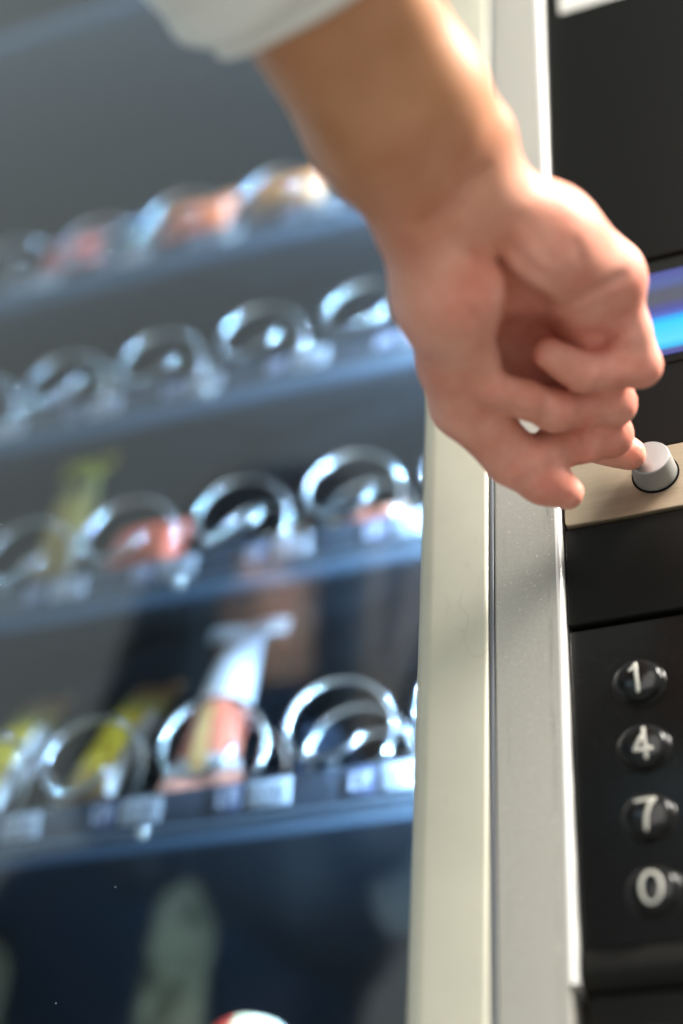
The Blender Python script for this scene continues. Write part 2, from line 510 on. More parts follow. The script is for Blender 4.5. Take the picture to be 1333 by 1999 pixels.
# --- shelves: tray, navy price rail, blue lip, dividers, chrome spirals, labels
pitch, RC, WIRE, turns = 0.034, 0.0312, 0.0023, 4
hp = []
for i in range(int(turns * 30) + 1):
    a = math.radians(-38 - i * 12)
    hp.append((RC * math.cos(a), i * 12 / 360 * pitch, RC * math.sin(a)))
cv, cf = tube('spiral_coil', hp, WIRE, 7)
coil_me = mesh('spiral_coil', cv, cf, True)
label_me = box_mesh('price_label', -0.0138, 0.0138, -0.0012, 0.0, -0.0086, 0.0086, 0.0004)
ink_v, ink_f = [], []
for x0, x1, z0, z1 in ((-0.0095, -0.0078, -0.005, 0.005), (-0.0045, 0.0005, 0.0032, 0.0048), (-0.001, 0.0005, -0.001, 0.0034), (-0.0045, 0.0005, -0.005, -0.0036), (0.004, 0.0056, -0.005, 0.005), (0.0056, 0.0090, 0.0034, 0.005), (0.0056, 0.0090, -0.005, -0.0036), (0.0076, 0.0090, -0.0034, 0.0032)):
    o_ = len(ink_v)
    ink_v += [(x0, -0.0015, z0), (x1, -0.0015, z0), (x1, -0.0015, z1), (x0, -0.0015, z1), (x0, -0.0013, z0), (x1, -0.0013, z0), (x1, -0.0013, z1), (x0, -0.0013, z1)]
    ink_f += [tuple(o_ + i for i in q) for q in ((0, 1, 2, 3), (7, 6, 5, 4), (0, 4, 5, 1), (1, 5, 6, 2), (2, 6, 7, 3), (3, 7, 4, 0))]
ink_me = mesh('price_print', ink_v, ink_f)
tag_me = box_mesh('number_tag', -0.0085, 0.0085, -0.0010, 0.0, -0.0085, 0.0085, 0.0004)
tp_v, tp_f = [], []
for x0, x1, z0, z1 in ((-0.006, -0.0042, -0.0055, 0.0055), (-0.0042, -0.0012, 0.0038, 0.0055), (-0.0042, -0.0012, -0.0055, -0.0038), (0.001, 0.0028, -0.0055, 0.0055), (0.0028, 0.006, -0.0009, 0.0009), (0.0042, 0.006, 0.0009, 0.0055)):
    o_ = len(tp_v)
    tp_v += [(x0, -0.0013, z0), (x1, -0.0013, z0), (x1, -0.0013, z1), (x0, -0.0013, z1), (x0, -0.0011, z0), (x1, -0.0011, z0), (x1, -0.0011, z1), (x0, -0.0011, z1)]
    tp_f += [tuple(o_ + i for i in q) for q in ((0, 1, 2, 3), (7, 6, 5, 4), (0, 4, 5, 1), (1, 5, 6, 2), (2, 6, 7, 3), (3, 7, 4, 0))]
tagp_me = mesh('tag_print', tp_v, tp_f)
div_me = mesh('divider', [(sx_ * 0.0008, y, z) for sx_ in (-1, 1) for y, z in ((0.030, 0), (0.43, 0), (0.43, 0.085), (0.080, 0.085), (0.044, 0.062), (0.030, 0.02))],
              [(0, 1, 2, 3, 4, 5), (11, 10, 9, 8, 7, 6)] + [(i, i + 6, (i + 1) % 6 + 6, (i + 1) % 6) for i in range(6)])
screw_me = lathe('screw', [(0.0036, 0), (0.0036, 0.0012), (0.0028, 0.0021), (0.0008, 0.0025)], 20)
COLS = [-0.149 - 0.0845 * k for k in range(8)]
FLOORS = {0: 0.905, 1: 0.500, 2: 0.3365, 3: 0.1690, 4: -0.0105, 5: -0.219}
for row, fz in FLOORS.items():
    sh = link('shelf_tray', box_mesh('shelf_tray', -0.868, -0.104, 0.203, 0.630, fz - 0.0040, fz, 0.0008), 'tray_metal', machine)
    link('price_rail', box_mesh('price_rail', -0.868, -0.104, 0.1985, 0.2028, fz - 0.0235, fz + 0.0005, 0.0008), 'rail_navy', sh)
    prof = [(0.1975, fz - 0.0240), (0.1900, fz - 0.0270), (0.1880, fz - 0.0300), (0.1885, fz - 0.0345), (0.1915, fz - 0.0365), (0.2027, fz - 0.0365), (0.2027, fz - 0.0240)]
    link('rail_lip', extrude_profile('rail_lip', prof, -0.868, -0.104, 'X'), 'lip_blue', sh)
    if row in (0, 5):
        continue
    link('screw', screw_me, 'screw_steel', sh, (-0.3490, 0.1880, fz - 0.0315))
    for k, x in enumerate(COLS):
        link('spiral_coil', coil_me, 'wire_chrome', sh, (x - 0.0050 + 0.0006 * (k % 3), 0.1890 + 0.002 * ((k + row) % 2), fz + RC + WIRE + 0.0042), (0, math.radians((k * 37 + row * 53) % 11 - 5), 0))
        link('divider', div_me, 'divider_blue', sh, (x - 0.0425, 0.2035, fz + 0.0002))
        lb = link('price_label', label_me, 'label_white', sh, (x - 0.0405, 0.1983, fz - 0.0105))
        tg = link('number_tag', tag_me, 'tag_blue', sh, (x - 0.0405 - 0.0270, 0.1983, fz - 0.0105))
        # the print is a third-level piece of the shelf, beside its label
        link('price_print', ink_me, 'label_ink', sh, (x - 0.0405, 0.1983, fz - 0.0105))
        link('tag_print', tagp_me, 'tag_pale', sh, (x - 0.0405 - 0.0270, 0.1983, fz - 0.0105))

# --- LED strip behind the door post, plus an unseen left strip added as fill
def led_strip(x, y, z0, z1, step, nx, lm='led_emitter'):
    st = link('led_strip', box_mesh('led_strip', x - 0.006, x + 0.006, y, y + 0.004, z0, z1), 'strip_white', machine)
    bm = bmesh.new(); bmesh.ops.create_icosphere(bm, subdivisions=1, radius=0.0034)
    me_ = from_bm('led', bm, True)
    z = z0 + 0.02
    while z < z1:
        link('led', me_, lm, st, (x + nx * 0.007, y + 0.002, z))
        z += step
led_strip(-0.1075, 0.168, -0.42, 1.20, 0.092, -1)
led_strip(-0.8700, 0.070, -0.20, 0.95, 0.230, 1, 'led_emitter_fill')  # added out of view to brighten the left labels

# ================================================================== SNACKS
def pouch_material(name, bands, side=None, rough=0.35):
    """bands: [(height 0..1, colour)] bottom to top; side: (x0, colour) a vertical panel at the right"""
    m = mat(name, (0.5, 0.5, 0.5), rough)
    tc = N(m, 'ShaderNodeTexCoord'); s = N(m, 'ShaderNodeSeparateXYZ'); lk(m, tc.outputs['Generated'], s.inputs[0])
    q_ = 0.72
    bands = [(p_, tuple(q_ * v_ for v_ in c_)) for p_, c_ in bands]
    if side:
        side = (side[0], tuple(q_ * v_ for v_ in side[1])) + tuple(side[2:])
    r = ramp(m, s.outputs[2], bands)
    r.color_ramp.interpolation = 'LINEAR'
    c = r.outputs[0]
    if side:
        g = N(m, 'ShaderNodeMath', operation='GREATER_THAN'); lk(m, s.outputs[0], g.inputs[0]); g.inputs[1].default_value = side[0]
        g2 = N(m, 'ShaderNodeMath', operation='LESS_THAN'); lk(m, s.outputs[0], g2.inputs[0]); g2.inputs[1].default_value = side[2]
        g3 = N(m, 'ShaderNodeMath', operation='MULTIPLY'); lk(m, g.outputs[0], g3.inputs[0]); lk(m, g2.outputs[0], g3.inputs[1])
        gz = N(m, 'ShaderNodeMath', operation='LESS_THAN'); lk(m, s.outputs[2], gz.inputs[0]); gz.inputs[1].default_value = side[3] if len(side) > 3 else 0.72
        g4 = N(m, 'ShaderNodeMath', operation='MULTIPLY'); lk(m, g3.outputs[0], g4.inputs[0]); lk(m, gz.outputs[0], g4.inputs[1])
        c = mixcol(m, g4.outputs[0], c, side[1])
    lk(m, c, P(m).inputs['Base Color'])
    n = noise(m, coords(m), 90, 3)
    bump(m, n.outputs[0], 0.5, 0.003)
    return m


def pouch(label, x, y, fz, w, h, t, lean, bands, side=None, widths=None, seal=(0.8, 0.8, 0.8), roll=0, name='snack_pouch', seal_w=None, seal_h=0.011, bottom_seal=None):
    """pillow pack: puffed body with crimped seals at both ends; leans back on the coil"""
    root = thing(name, label, 'snack', (x, y, fz + 0.0005), 'snacks in the spiral shelves', (math.radians(-lean), math.radians(roll), 0))
    mname = 'pouch_print_%d' % len(MATS)
    pouch_material(mname, bands, side)
    mat(mname + '_seal', tuple(0.62 * v_ for v_ in seal), 0.4)
    widths = widths or [(0, 1.0), (0.1, 0.96), (0.5, 0.92), (0.9, 0.96), (1, 1.0)]
    nz, nx = 22, 14
    vs_, fs = [], []
    rnd = random.Random(len(MATS))
    hb = seal_h
    for i in range(nz + 1):
        u = i / nz
        ww = np.interp(u, [a for a, b in widths], [b for a, b in widths]) * w / 2
        th = t / 2 * (math.sin(math.pi * min(max(u, 0.0), 1.0)) ** 0.55) + 0.0006
        for sd in (-1, 1):
            for j in range(nx + 1):
                q = -1 + 2 * j / nx
                y_ = sd * (th * math.sqrt(max(0, 1 - abs(q) ** 2.6)) + 0.0004) + rnd.uniform(-1, 1) * 0.0006
                vs_.append((q * ww, y_, hb + u * (h - 2 * hb)))
    W = 2 * (nx + 1)
    for i in range(nz):
        for sd in (0, 1):
            for j in range(nx):
                a = i * W + sd * (nx + 1) + j
                f_ = (a, a + 1, a + 1 + W, a + W)
                fs.append(f_ if sd == 0 else f_[::-1])
        for j in (0, nx):
            a = i * W + j; b = a + nx + 1
            fs.append((a, a + W, b + W, b) if j == 0 else (b, b + W, a + W, a))
    link('body', mesh('pouch_body', vs_, fs, True), mname, root, (x, y, fz + 0.0005))
    for zz0, zz1, ws, nm, cm in ((0.0, hb - 0.0003, widths[0][1], 'bottom_seal', bottom_seal), (h - hb + 0.0003, h, (seal_w or widths[-1][1]), 'top_seal', None)):
        vs_, fs = [], []
        n = 18
        for z in (zz0, zz1):
            for j in range(n + 1):
                q = -1 + 2 * j / n
                wob = 0.0012 * math.sin(q * 5 + x * 90)
                for sd in (-1, 1):
                    vs_.append((q * w / 2 * ws, wob + sd * 0.0007 + 0.0004 * (j % 2), z))
        K = 2 * (n + 1)
        for j in range(n):
            a = 2 * j
            fs += [(a, a + 2, K + a + 2, K + a), (a + 1, K + a + 1, K + a + 3, a + 3), (a, a + 1, a + 3, a + 2), (K + a, K + a + 2, K + a + 3, K + a + 1)]
        fs += [(0, K, K + 1, 1), (2 * n, 2 * n + 1, K + 2 * n + 1, K + 2 * n)]
        if cm:
            mat(mname + '_b', tuple(0.62 * v_ for v_ in cm), 0.4)
        link(nm, mesh(nm, vs_, fs), mname + ('_b' if cm else '_seal'), root, (x, y, fz + 0.0005))
    for ch in root.children:
        ch.location = (0, 0, 0)
    return root

F4, F3, F2, F1 = FLOORS[4], FLOORS[3], FLOORS[2], FLOORS[1]
YG = (0.80, 0.60, 0.05); OR = (0.50, 0.20, 0.05); BRN = (0.16, 0.08, 0.03)
yg_bands = [(0.0, BRN), (0.12, (0.55, 0.36, 0.10)), (0.24, YG), (0.62, YG), (0.72, (0.42, 0.40, 0.10)), (0.86, (0.35, 0.30, 0.12)), (1.0, OR)]
pouch('yellow-green pouch with white side panel leaning in the bottom-row coil', -0.408, 0.206, F4, 0.040, 0.150, 0.022, 29, yg_bands, (0.84, (0.72, 0.76, 0.84), 0.99), seal=(0.45, 0.25, 0.14), bottom_seal=BRN)
pouch('yellow-green pouch cut by the left edge in the bottom row', -0.493, 0.207, F4, 0.040, 0.148, 0.022, 27, yg_bands, (0.84, (0.72, 0.76, 0.84), 0.99), seal=(0.45, 0.25, 0.14), bottom_seal=BRN)
RED = (0.55, 0.07, 0.03); WH = (0.56, 0.58, 0.64)
rw = [(0.0, WH), (0.06, WH), (0.09, (0.70, 0.22, 0.14)), (0.38, (0.62, 0.14, 0.08)), (0.43, (0.78, 0.62, 0.62)), (0.48, WH), (1.0, (0.40, 0.48, 0.62))]
pouch('red and white pouch with wide pale crimped top in the bottom row', -0.3255, 0.205, F4, 0.048, 0.158, 0.030, 17, rw, (0.34, (0.85, 0.52, 0.22), 0.56, 0.36), widths=[(0, 1.15), (0.08, 0.92), (0.3, 0.76), (0.6, 0.64), (0.9, 0.56), (1, 0.60)], seal=(0.70, 0.78, 0.90), seal_w=1.22, seal_h=0.015, bottom_seal=(0.72, 0.30, 0.22))
# third row
gold = [(0.0, (0.10, 0.06, 0.03)), (0.3, (0.35, 0.24, 0.06)), (0.6, (0.42, 0.32, 0.10)), (0.85, (0.30, 0.28, 0.12)), (1.0, (0.6, 0.55, 0.06))]
pouch('tall golden pouch with bright yellow top seal in the third row', -0.489, 0.232, F3, 0.034, 0.166, 0.022, 9, gold, seal=(0.85, 0.74, 0.06), seal_w=1.45, seal_h=0.018)
redb = [(0.0, (0.45, 0.10, 0.05)), (0.4, (0.62, 0.10, 0.05)), (0.8, (0.66, 0.15, 0.08)), (1.0, (0.40, 0.05, 0.03))]
pouch('low plump red bag inside a third-row coil', -0.401, 0.212, F3, 0.058, 0.064, 0.030, 20, redb, seal=(0.45, 0.08, 0.04), seal_h=0.006)
dk = [(0.0, (0.05, 0.03, 0.02)), (0.7, (0.08, 0.05, 0.02)), (0.85, (0.40, 0.26, 0.08)), (1.0, (0.35, 0.12, 0.05))]
pouch('dark brown pouch with golden edge leaning in a third-row coil', -0.303, 0.222, F3, 0.034, 0.095, 0.020, 38, dk, seal=(0.35, 0.10, 0.05), roll=16)
pk = [(0.0, (0.55, 0.20, 0.15)), (0.5, (0.62, 0.18, 0.12)), (1.0, (0.70, 0.45, 0.30))]
pouch('small pink-red pack behind the third-row coil next to the door post', -0.232, 0.225, F3, 0.040, 0.052, 0.018, 25, pk, seal=(0.7, 0.5, 0.4), seal_h=0.006)
# top visible row
pouch('dark red pack at the left of the uppermost stocked row', -0.522, 0.212, F1, 0.056, 0.072, 0.024, 12, [(0, (0.45, 0.06, 0.04)), (1, (0.55, 0.10, 0.07))], seal=(0.4, 0.08, 0.06))
pouch('salmon-orange pack in the middle of the uppermost stocked row', -0.402, 0.212, F1, 0.070, 0.077, 0.024, 12, [(0, (0.80, 0.17, 0.05)), (1, (0.85, 0.22, 0.07))], seal=(0.75, 0.32, 0.15))
pouch('golden-brown pack beside the salmon pack in the uppermost stocked row', -0.3195, 0.212, F1, 0.070, 0.080, 0.024, 12, [(0, (0.46, 0.20, 0.05)), (0.6, (0.55, 0.22, 0.05)), (1, (0.70, 0.14, 0.04))], seal=(0.5, 0.14, 0.05))
pouch('bright red pack next to the wrist in the uppermost stocked row', -0.240, 0.212, F1, 0.060, 0.088, 0.024, 12, [(0, (0.60, 0.06, 0.03)), (1, (0.66, 0.08, 0.04))], seal=(0.66, 0.10, 0.06))
# round-topped tub in the row below the frame
tub = thing('snack_tub', 'round-topped red and white tub at the bottom edge', 'snack', (-0.290, 0.236, FLOORS[5] + 0.0005), 'snacks in the spiral shelves')
mat('tub_white', (0.82, 0.82, 0.78), 0.35); mat('tub_red', (0.62, 0.06, 0.03), 0.35)
link('tub_body', lathe('tub_body', [(0.024, 0), (0.026, 0.002), (0.0265, 0.045), (0.026, 0.058)], 36, '+Z'), 'tub_white', tub, ORIG[tub.name])
ml = MATS['tub_white'].copy(); MATS['tub_lid'] = ml
tcn = N(ml, 'ShaderNodeTexCoord'); sxn = N(ml, 'ShaderNodeSeparateXYZ'); lk(ml, tcn.outputs['Generated'], sxn.inputs[0])
lk(ml, ramp(ml, sxn.outputs[0], [(0.0, (0.62, 0.06, 0.03)), (0.46, (0.62, 0.06, 0.03)), (0.50, (0.60, 0.52, 0.32)), (0.90, (0.55, 0.54, 0.48)), (0.93, (0.50, 0.50, 0.30)), (1.0, (0.50, 0.50, 0.30))]).outputs[0], P(ml).inputs['Base Color'])
link('tub_lid', lathe('tub_lid', [(0.0262, 0.0582)] + [(0.0272 * math.cos(math.radians(a)), 0.060 + 0.020 * math.sin(math.radians(a))) for a in range(0, 86, 8)], 36, '+Z'), 'tub_lid', tub, ORIG[tub.name])

# ================================================================== PERSON
# Signed-distance modelling on a voxel grid, meshed with surface nets: one continuous skin.
def smin(a, b, k):
    return np.minimum(a, b) - np.maximum(k - np.abs(a - b), 0) ** 2 / (4 * k)


class Grid:
    def __init__(s, lo, hi, h, rs=1.0):
        s.lo = np.array(lo); s.h = h; s.rs = rs
        s.n = np.ceil((np.array(hi) - s.lo) / h).astype(int) + 1
        s.ax = [(s.lo[i] + h * np.arange(s.n[i])).astype(np.float32) for i in range(3)]

    def field(s):
        return np.full(s.n, 0.06, np.float32)

    def sub(s, lo, hi):
        sl = []
        for i in range(3):
            a = max(0, int((lo[i] - s.lo[i]) / s.h)); b = min(s.n[i], int((hi[i] - s.lo[i]) / s.h) + 2)
            sl.append(slice(a, max(a, b)))
        return tuple(sl), s.ax[0][sl[0]][:, None, None], s.ax[1][sl[1]][None, :, None], s.ax[2][sl[2]][None, None, :]

    def cone(s, F, A, ra, B, rb, k, carve=False, margin=0.03):
        A = np.array(A, float); B = np.array(B, float); ra *= s.rs; rb *= s.rs; m_ = max(ra, rb) + margin
        sl, X, Y, Z = s.sub(np.minimum(A, B) - m_, np.maximum(A, B) + m_)
        d = B - A; L = max(d @ d, 1e-12)
        t = np.clip(((X - A[0]) * d[0] + (Y - A[1]) * d[1] + (Z - A[2]) * d[2]) / L, 0, 1)
        D = np.sqrt((X - A[0] - t * d[0]) ** 2 + (Y - A[1] - t * d[1]) ** 2 + (Z - A[2] - t * d[2]) ** 2) - (ra + (rb - ra) * t)
        if carve:
            F[sl] = -smin(-F[sl], D, k)
        else:
            F[sl] = smin(F[sl], D.astype(np.float32), k)

    def ell(s, F, C, R, k, rot=None, margin=0.04):
        C = np.array(C, float); R = np.array(R, float); m_ = R.max() + margin
        sl, X, Y, Z = s.sub(C - m_, C + m_)
        x, y, z = X - C[0], Y - C[1], Z - C[2]
        if rot is not None:
            x, y, z = (rot[0][0] * x + rot[0][1] * y + rot[0][2] * z, rot[1][0] * x + rot[1][1] * y + rot[1][2] * z, rot[2][0] * x + rot[2][1] * y + rot[2][2] * z)
        k0 = np.sqrt((x / R[0]) ** 2 + (y / R[1]) ** 2 + (z / R[2]) ** 2)
        k1 = np.sqrt((x / R[0] ** 2) ** 2 + (y / R[1] ** 2) ** 2 + (z / R[2] ** 2) ** 2) + 1e-9
        F[sl] = smin(F[sl], (k0 * (k0 - 1) / k1).astype(np.float32), k)

    def sample(s, F, p):
        i = np.clip(np.round((np.array(p) - s.lo) / s.h).astype(int), 0, s.n - 1)
        return F[tuple(i)]

    def surface(s, F, px, py, z0=0.44, z1=0.70):
        for z in np.arange(z0, z1, 0.0008):
            p = at_depth(px, py, z)
            if s.sample(F, p) < 0:
                return p
        return None

    def polygonise(s, F, smooth=2):
        S = F < 0
        c = [S[i:s.n[0] - 1 + i, j:s.n[1] - 1 + j, k:s.n[2] - 1 + k] for i in (0, 1) for j in (0, 1) for k in (0, 1)]
        tot = sum(x.astype(np.int8) for x in c)
        act = (tot > 0) & (tot < 8)
        I, J, K = np.nonzero(act)
        vid = np.full(act.shape, -1, np.int64); vid[I, J, K] = np.arange(len(I))
        acc = np.zeros((len(I), 3)); cnt = np.zeros(len(I))
        cs = [(i, j, k) for i in (0, 1) for j in (0, 1) for k in (0, 1)]
        for a in cs:
            for ax in range(3):
                if a[ax] == 0:
                    b = list(a); b[ax] = 1
                    fa = F[I + a[0], J + a[1], K + a[2]]; fb = F[I + b[0], J + b[1], K + b[2]]
                    mk_ = (fa < 0) != (fb < 0)
                    t = np.where(mk_, fa / np.where(mk_, fa - fb, 1), 0)
                    pos = np.array(a, float)[None, :].repeat(len(I), 0); pos[:, ax] += t
                    acc += pos * mk_[:, None]; cnt += mk_
        V_ = (acc / cnt[:, None] + np.stack([I, J, K], 1)) * s.h + s.lo
        quads = []
        for ax in range(3):
            o1, o2 = [(1, 2), (2, 0), (0, 1)][ax]
            A_ = S.take(range(0, s.n[ax] - 1), ax); B_ = S.take(range(1, s.n[ax]), ax)
            idx = np.nonzero(A_ != B_); idx = np.stack(idx, 1)
            ok = (idx[:, o1] > 0) & (idx[:, o2] > 0) & (idx[:, o1] < s.n[o1] - 1) & (idx[:, o2] < s.n[o2] - 1)
            idx = idx[ok]
            e1 = np.zeros(3, int); e1[o1] = 1; e2 = np.zeros(3, int); e2[o2] = 1
            q = [vid[tuple((idx - d).T)] for d in (e1 + e2, e2, 0 * e1, e1)]
            q = np.stack(q, 1)
            inside = S[tuple(idx.T)]
            q[~inside] = q[~inside][:, ::-1]
            quads.append(q)
        Q = np.concatenate(quads)
        Q = Q[(Q >= 0).all(1)]
        E_ = np.concatenate([Q[:, [0, 1]], Q[:, [1, 2]], Q[:, [2, 3]], Q[:, [3, 0]]])
        for it in range(smooth):
            a2 = np.zeros_like(V_); n2 = np.zeros(len(V_))
            np.add.at(a2, E_[:, 0], V_[E_[:, 1]]); np.add.at(n2, E_[:, 0], 1)
            np.add.at(a2, E_[:, 1], V_[E_[:, 0]]); np.add.at(n2, E_[:, 1], 1)
            V_ = V_ * 0.5 + 0.5 * a2 / np.maximum(n2, 1)[:, None]
        return V_, Q


def D(px, py, z):
    z = 1 / (1 / 0.673 + 0.80 * (1 / z - 1 / 0.673))   # draws the arm in a little closer to the panel
    return at_depth(px, py, z)

# joints: where each is seen and how far from the lens it is
J_ = {
    'elbow': np.array([-0.110, -0.465, 0.030]),
    'fore': D(690, 75, 0.497), 'mid': D(775, 220, 0.516), 'wrist': D(866, 384, 0.540),
    'p0': D(1198, 566, 0.587), 'p1': D(1249, 714, 0.600), 'p2': D(1136, 727, 0.589), 'p3': D(1070, 690, 0.583),
    'r0': D(1132, 628, 0.599), 'r1': D(1198, 788, 0.622), 'r2': D(1082, 800, 0.602), 'r3': D(962, 759, 0.579),
    'm0': D(1095, 700, 0.617), 'm1': D(1190, 848, 0.639), 'm2': D(1086, 872, 0.626), 'm3': D(1042, 892, 0.609),
    'i0': D(1058, 765, 0.632), 'i1': D(1128, 790, 0.664), 'i2': D(1172, 864, 0.668), 'i3': D(1229, 886, 0.6640),
    't0': D(862, 560, 0.556), 't1': D(907, 786, 0.601), 't2': D(1000, 894, 0.613), 't3': D(1106, 962, 0.620),
}
allp = np.array([v for k, v in J_.items() if k != 'elbow'])
g = Grid(allp.min(0) - 0.048, allp.max(0) + 0.030, 0.0016, 1.035)
mm_ = 0.001
wd = (J_['wrist'] - J_['fore']); wd /= np.linalg.norm(wd)
ulnar = D(967, 336, 0.536) - D(868, 380, 0.536); ulnar -= wd * (ulnar @ wd); ulnar /= np.linalg.norm(ulnar)
palm = g.field()
fore_far = J_['fore'] - wd * 0.08
for sgn in (-1, 1):
    g.cone(palm, fore_far + ulnar * sgn * 0.011, 0.0235, J_['mid'] + ulnar * sgn * 0.0095, 0.0215, 0.012)
    g.cone(palm, J_['mid'] + ulnar * sgn * 0.0095, 0.0215, J_['wrist'] + ulnar * sgn * 0.0105, 0.0172, 0.012)
# flexor tendons at the wrist
g.cone(palm, D(790, 240, 0.500), 0.0030, D(862, 375, 0.5235), 0.0028, 0.012)
# ulna head
g.ell(palm, D(948, 262, 0.531), (0.010, 0.010, 0.010), 0.012)
# palm: heel, hypothenar, thenar, metacarpal fan
g.cone(palm, D(938, 395, 0.545), 0.0160, D(1060, 468, 0.560), 0.0188, 0.014)
g.cone(palm, D(1060, 468, 0.560), 0.0188, D(1186, 540, 0.583), 0.0148, 0.012)
g.cone(palm, D(1050, 480, 0.562), 0.0165, D(1128, 580, 0.586), 0.0125, 0.010)
g.cone(palm, D(846, 462, 0.547), 0.0165, D(876, 570, 0.556), 0.0192, 0.012)
g.cone(palm, D(876, 570, 0.556), 0.0192, D(902, 700, 0.586), 0.0160, 0.012)
for nm, rr in (('p0', 11.0), ('r0', 10.0), ('m0', 9.5), ('i0', 9.5)):
    g.cone(palm, D(910, 430, 0.562), 0.0150, J_[nm] + FW * 0.004, rr * mm_, 0.008)
g.cone(palm, D(940, 720, 0.612), 0.0105, J_['i0'], 0.0100, 0.010)   # web between thumb and index
# hollow of the palm
g.cone(palm, D(948, 505, 0.548), 0.0030, D(1000, 588, 0.565), 0.0080, 0.013, carve=True)
g.cone(palm, D(1000, 588, 0.565), 0.0080, D(1024, 690, 0.596), 0.0150, 0.011, carve=True)
# thumb
th_ = g.field()
g.cone(th_, D(896, 705, 0.589), 0.0150, J_['t1'], 0.0130, 0.006)
g.cone(th_, J_['t1'], 0.0130, J_['t2'], 0.0106, 0.006)
g.cone(th_, J_['t2'], 0.0108, D(1062, 936, 0.617), 0.0098, 0.004)
g.cone(th_, D(1062, 936, 0.617), 0.0098, J_['t3'], 0.0070, 0.004)
Fh = smin(palm, th_, 0.008)
# fingers
FR = {'p': (10.2, 8.4, 7.5, 6.2), 'r': (10.2, 8.9, 8.5, 6.8), 'm': (10.0, 9.3, 9.2, 7.4), 'i': (9.8, 9.2, 8.6, 7.1)}
fing = g.field()
for f_, rs in FR.items():
    c_ = g.field()
    for a in range(3):
        A, B = J_[f_ + str(a)], J_[f_ + str(a + 1)]
        mid = (A + B) / 2; rm = (rs[a] + rs[a + 1]) / 2 * 0.955
        g.cone(c_, A, rs[a] * mm_, mid, rm * mm_, 0.003)
        g.cone(c_, mid, rm * mm_, B, rs[a + 1] * mm_, 0.003)
    fing = smin(fing, c_, 0.0008)
Fh = smin(Fh, fing, 0.0022)
# creases, found on the skin along their course in the picture
def crease(pts, r=0.0011, k=0.0022, lift=0.0008):
    ps = []
    for i in range(len(pts) - 1):
        for t in np.linspace(0, 1, 6)[(1 if i else 0):]:
            q = g.surface(Fh, pts[i][0] * (1 - t) + pts[i + 1][0] * t, pts[i][1] * (1 - t) + pts[i + 1][1] * t)
            if q is not None:
                ps.append(q)
    n = max(1, len(ps) - 1)
    # fades out at both ends
    return [p - FW * (lift + 0.0016 * abs(2 * i / n - 1) ** 2) for i, p in enumerate(ps)], r, k
cr = [crease([(816, 446), (862, 424), (905, 380), (950, 335)], 0.0013, 0.0030, 0.0003),
      crease([(1088, 612), (1130, 588), (1175, 565), (1222, 540)], 0.0013, 0.0026, 0.0002),
      crease([(1150, 662), (1195, 655), (1240, 640)], 0.0010, 0.0022, 0.0003),
      crease([(985, 470), (1030, 520), (1085, 560)], 0.0009, 0.0022, 0.0004),
      crease([(1096, 700), (1112, 742)], 0.0009, 0.0020, 0.0004),
      crease([(1066, 772), (1070, 828)], 0.0009, 0.0020, 0.0004),
      crease([(985, 925), (1025, 880)], 0.0009, 0.0020, 0.0004),
      crease([(872, 478), (925, 500), (962, 535)], 0.0009, 0.0024, 0.0004),
      crease([(1010, 425), (1052, 470), (1075, 520)], 0.0007, 0.0022, 0.0004),
      crease([(1120, 470), (1140, 520)], 0.0007, 0.0022, 0.0004),
      crease([(905, 600), (940, 640), (955, 690)], 0.0007, 0.0022, 0.0005),
      crease([(925, 850), (962, 812)], 0.0009, 0.0022, 0.0004),
      crease([(835, 412), (880, 390), (920, 352)], 0.0008, 0.0024, 0.0005)]
for ps, r, k in cr:
    for a, b in zip(ps[:-1], ps[1:]):
        if np.linalg.norm(a - b) < 0.03:
            g.cone(Fh, a, r, b, r, k, carve=True)
Vh, Qh = g.polygonise(Fh, 3)

# rest of the figure: upper arm, torso, neck, head (coarser)
g2 = Grid((-0.86, -0.80, -0.42), (-0.02, -0.33, 0.66), 0.007)
B2 = g2.field()
HC = np.array([-0.425, -0.470, 0.335])
SH_R, SH_L = np.array([-0.345, -0.590, 0.145]), np.array([-0.730, -0.610, 0.140])
g2.cone(B2, J_['fore'] - wd * 0.03, 0.032, J_['elbow'], 0.037, 0.01)
g2.cone(B2, J_['elbow'], 0.037, SH_R, 0.048, 0.02)
g2.cone(B2, SH_R, 0.050, SH_L, 0.050, 0.03)
g2.cone(B2, (-0.555, -0.590, 0.090), 0.105, (-0.580, -0.600, -0.350), 0.105, 0.05)
g2.cone(B2, (-0.490, -0.590, 0.060), 0.075, (-0.550, -0.600, -0.350), 0.085, 0.05)
g2.cone(B2, (-0.640, -0.590, 0.060), 0.075, (-0.650, -0.600, -0.350), 0.085, 0.05)
g2.cone(B2, SH_L, 0.048, (-0.740, -0.620, -0.150), 0.038, 0.02)
g2.cone(B2, (-0.740, -0.620, -0.150), 0.038, (-0.700, -0.470, -0.290), 0.030, 0.02)
g2.cone(B2, (-0.490, -0.580, 0.130), 0.050, HC + (0, -0.02, -0.05), 0.050, 0.03)
g2.ell(B2, HC, (0.074, 0.094, 0.108), 0.02)
g2.ell(B2, HC + (0, 0.045, -0.065), (0.050, 0.042, 0.052), 0.02)
g2.cone(B2, HC + (0, 0.092, 0.010), 0.008, HC + (0, 0.112, -0.020), 0.013, 0.012)
g2.cone(B2, HC + (-0.016, 0.088, -0.055), 0.007, HC + (0.016, 0.088, -0.055), 0.007, 0.006)
for s_ in (-1, 1):
    g2.cone(B2, HC + (s_ * 0.032, 0.092, 0.006), 0.010, HC + (s_ * 0.036, 0.096, 0.006), 0.010, 0.006, carve=True)
    g2.ell(B2, HC + (s_ * 0.076, -0.005, -0.010), (0.010, 0.020, 0.030), 0.008)
Vb, Qb = g2.polygonise(B2, 2)

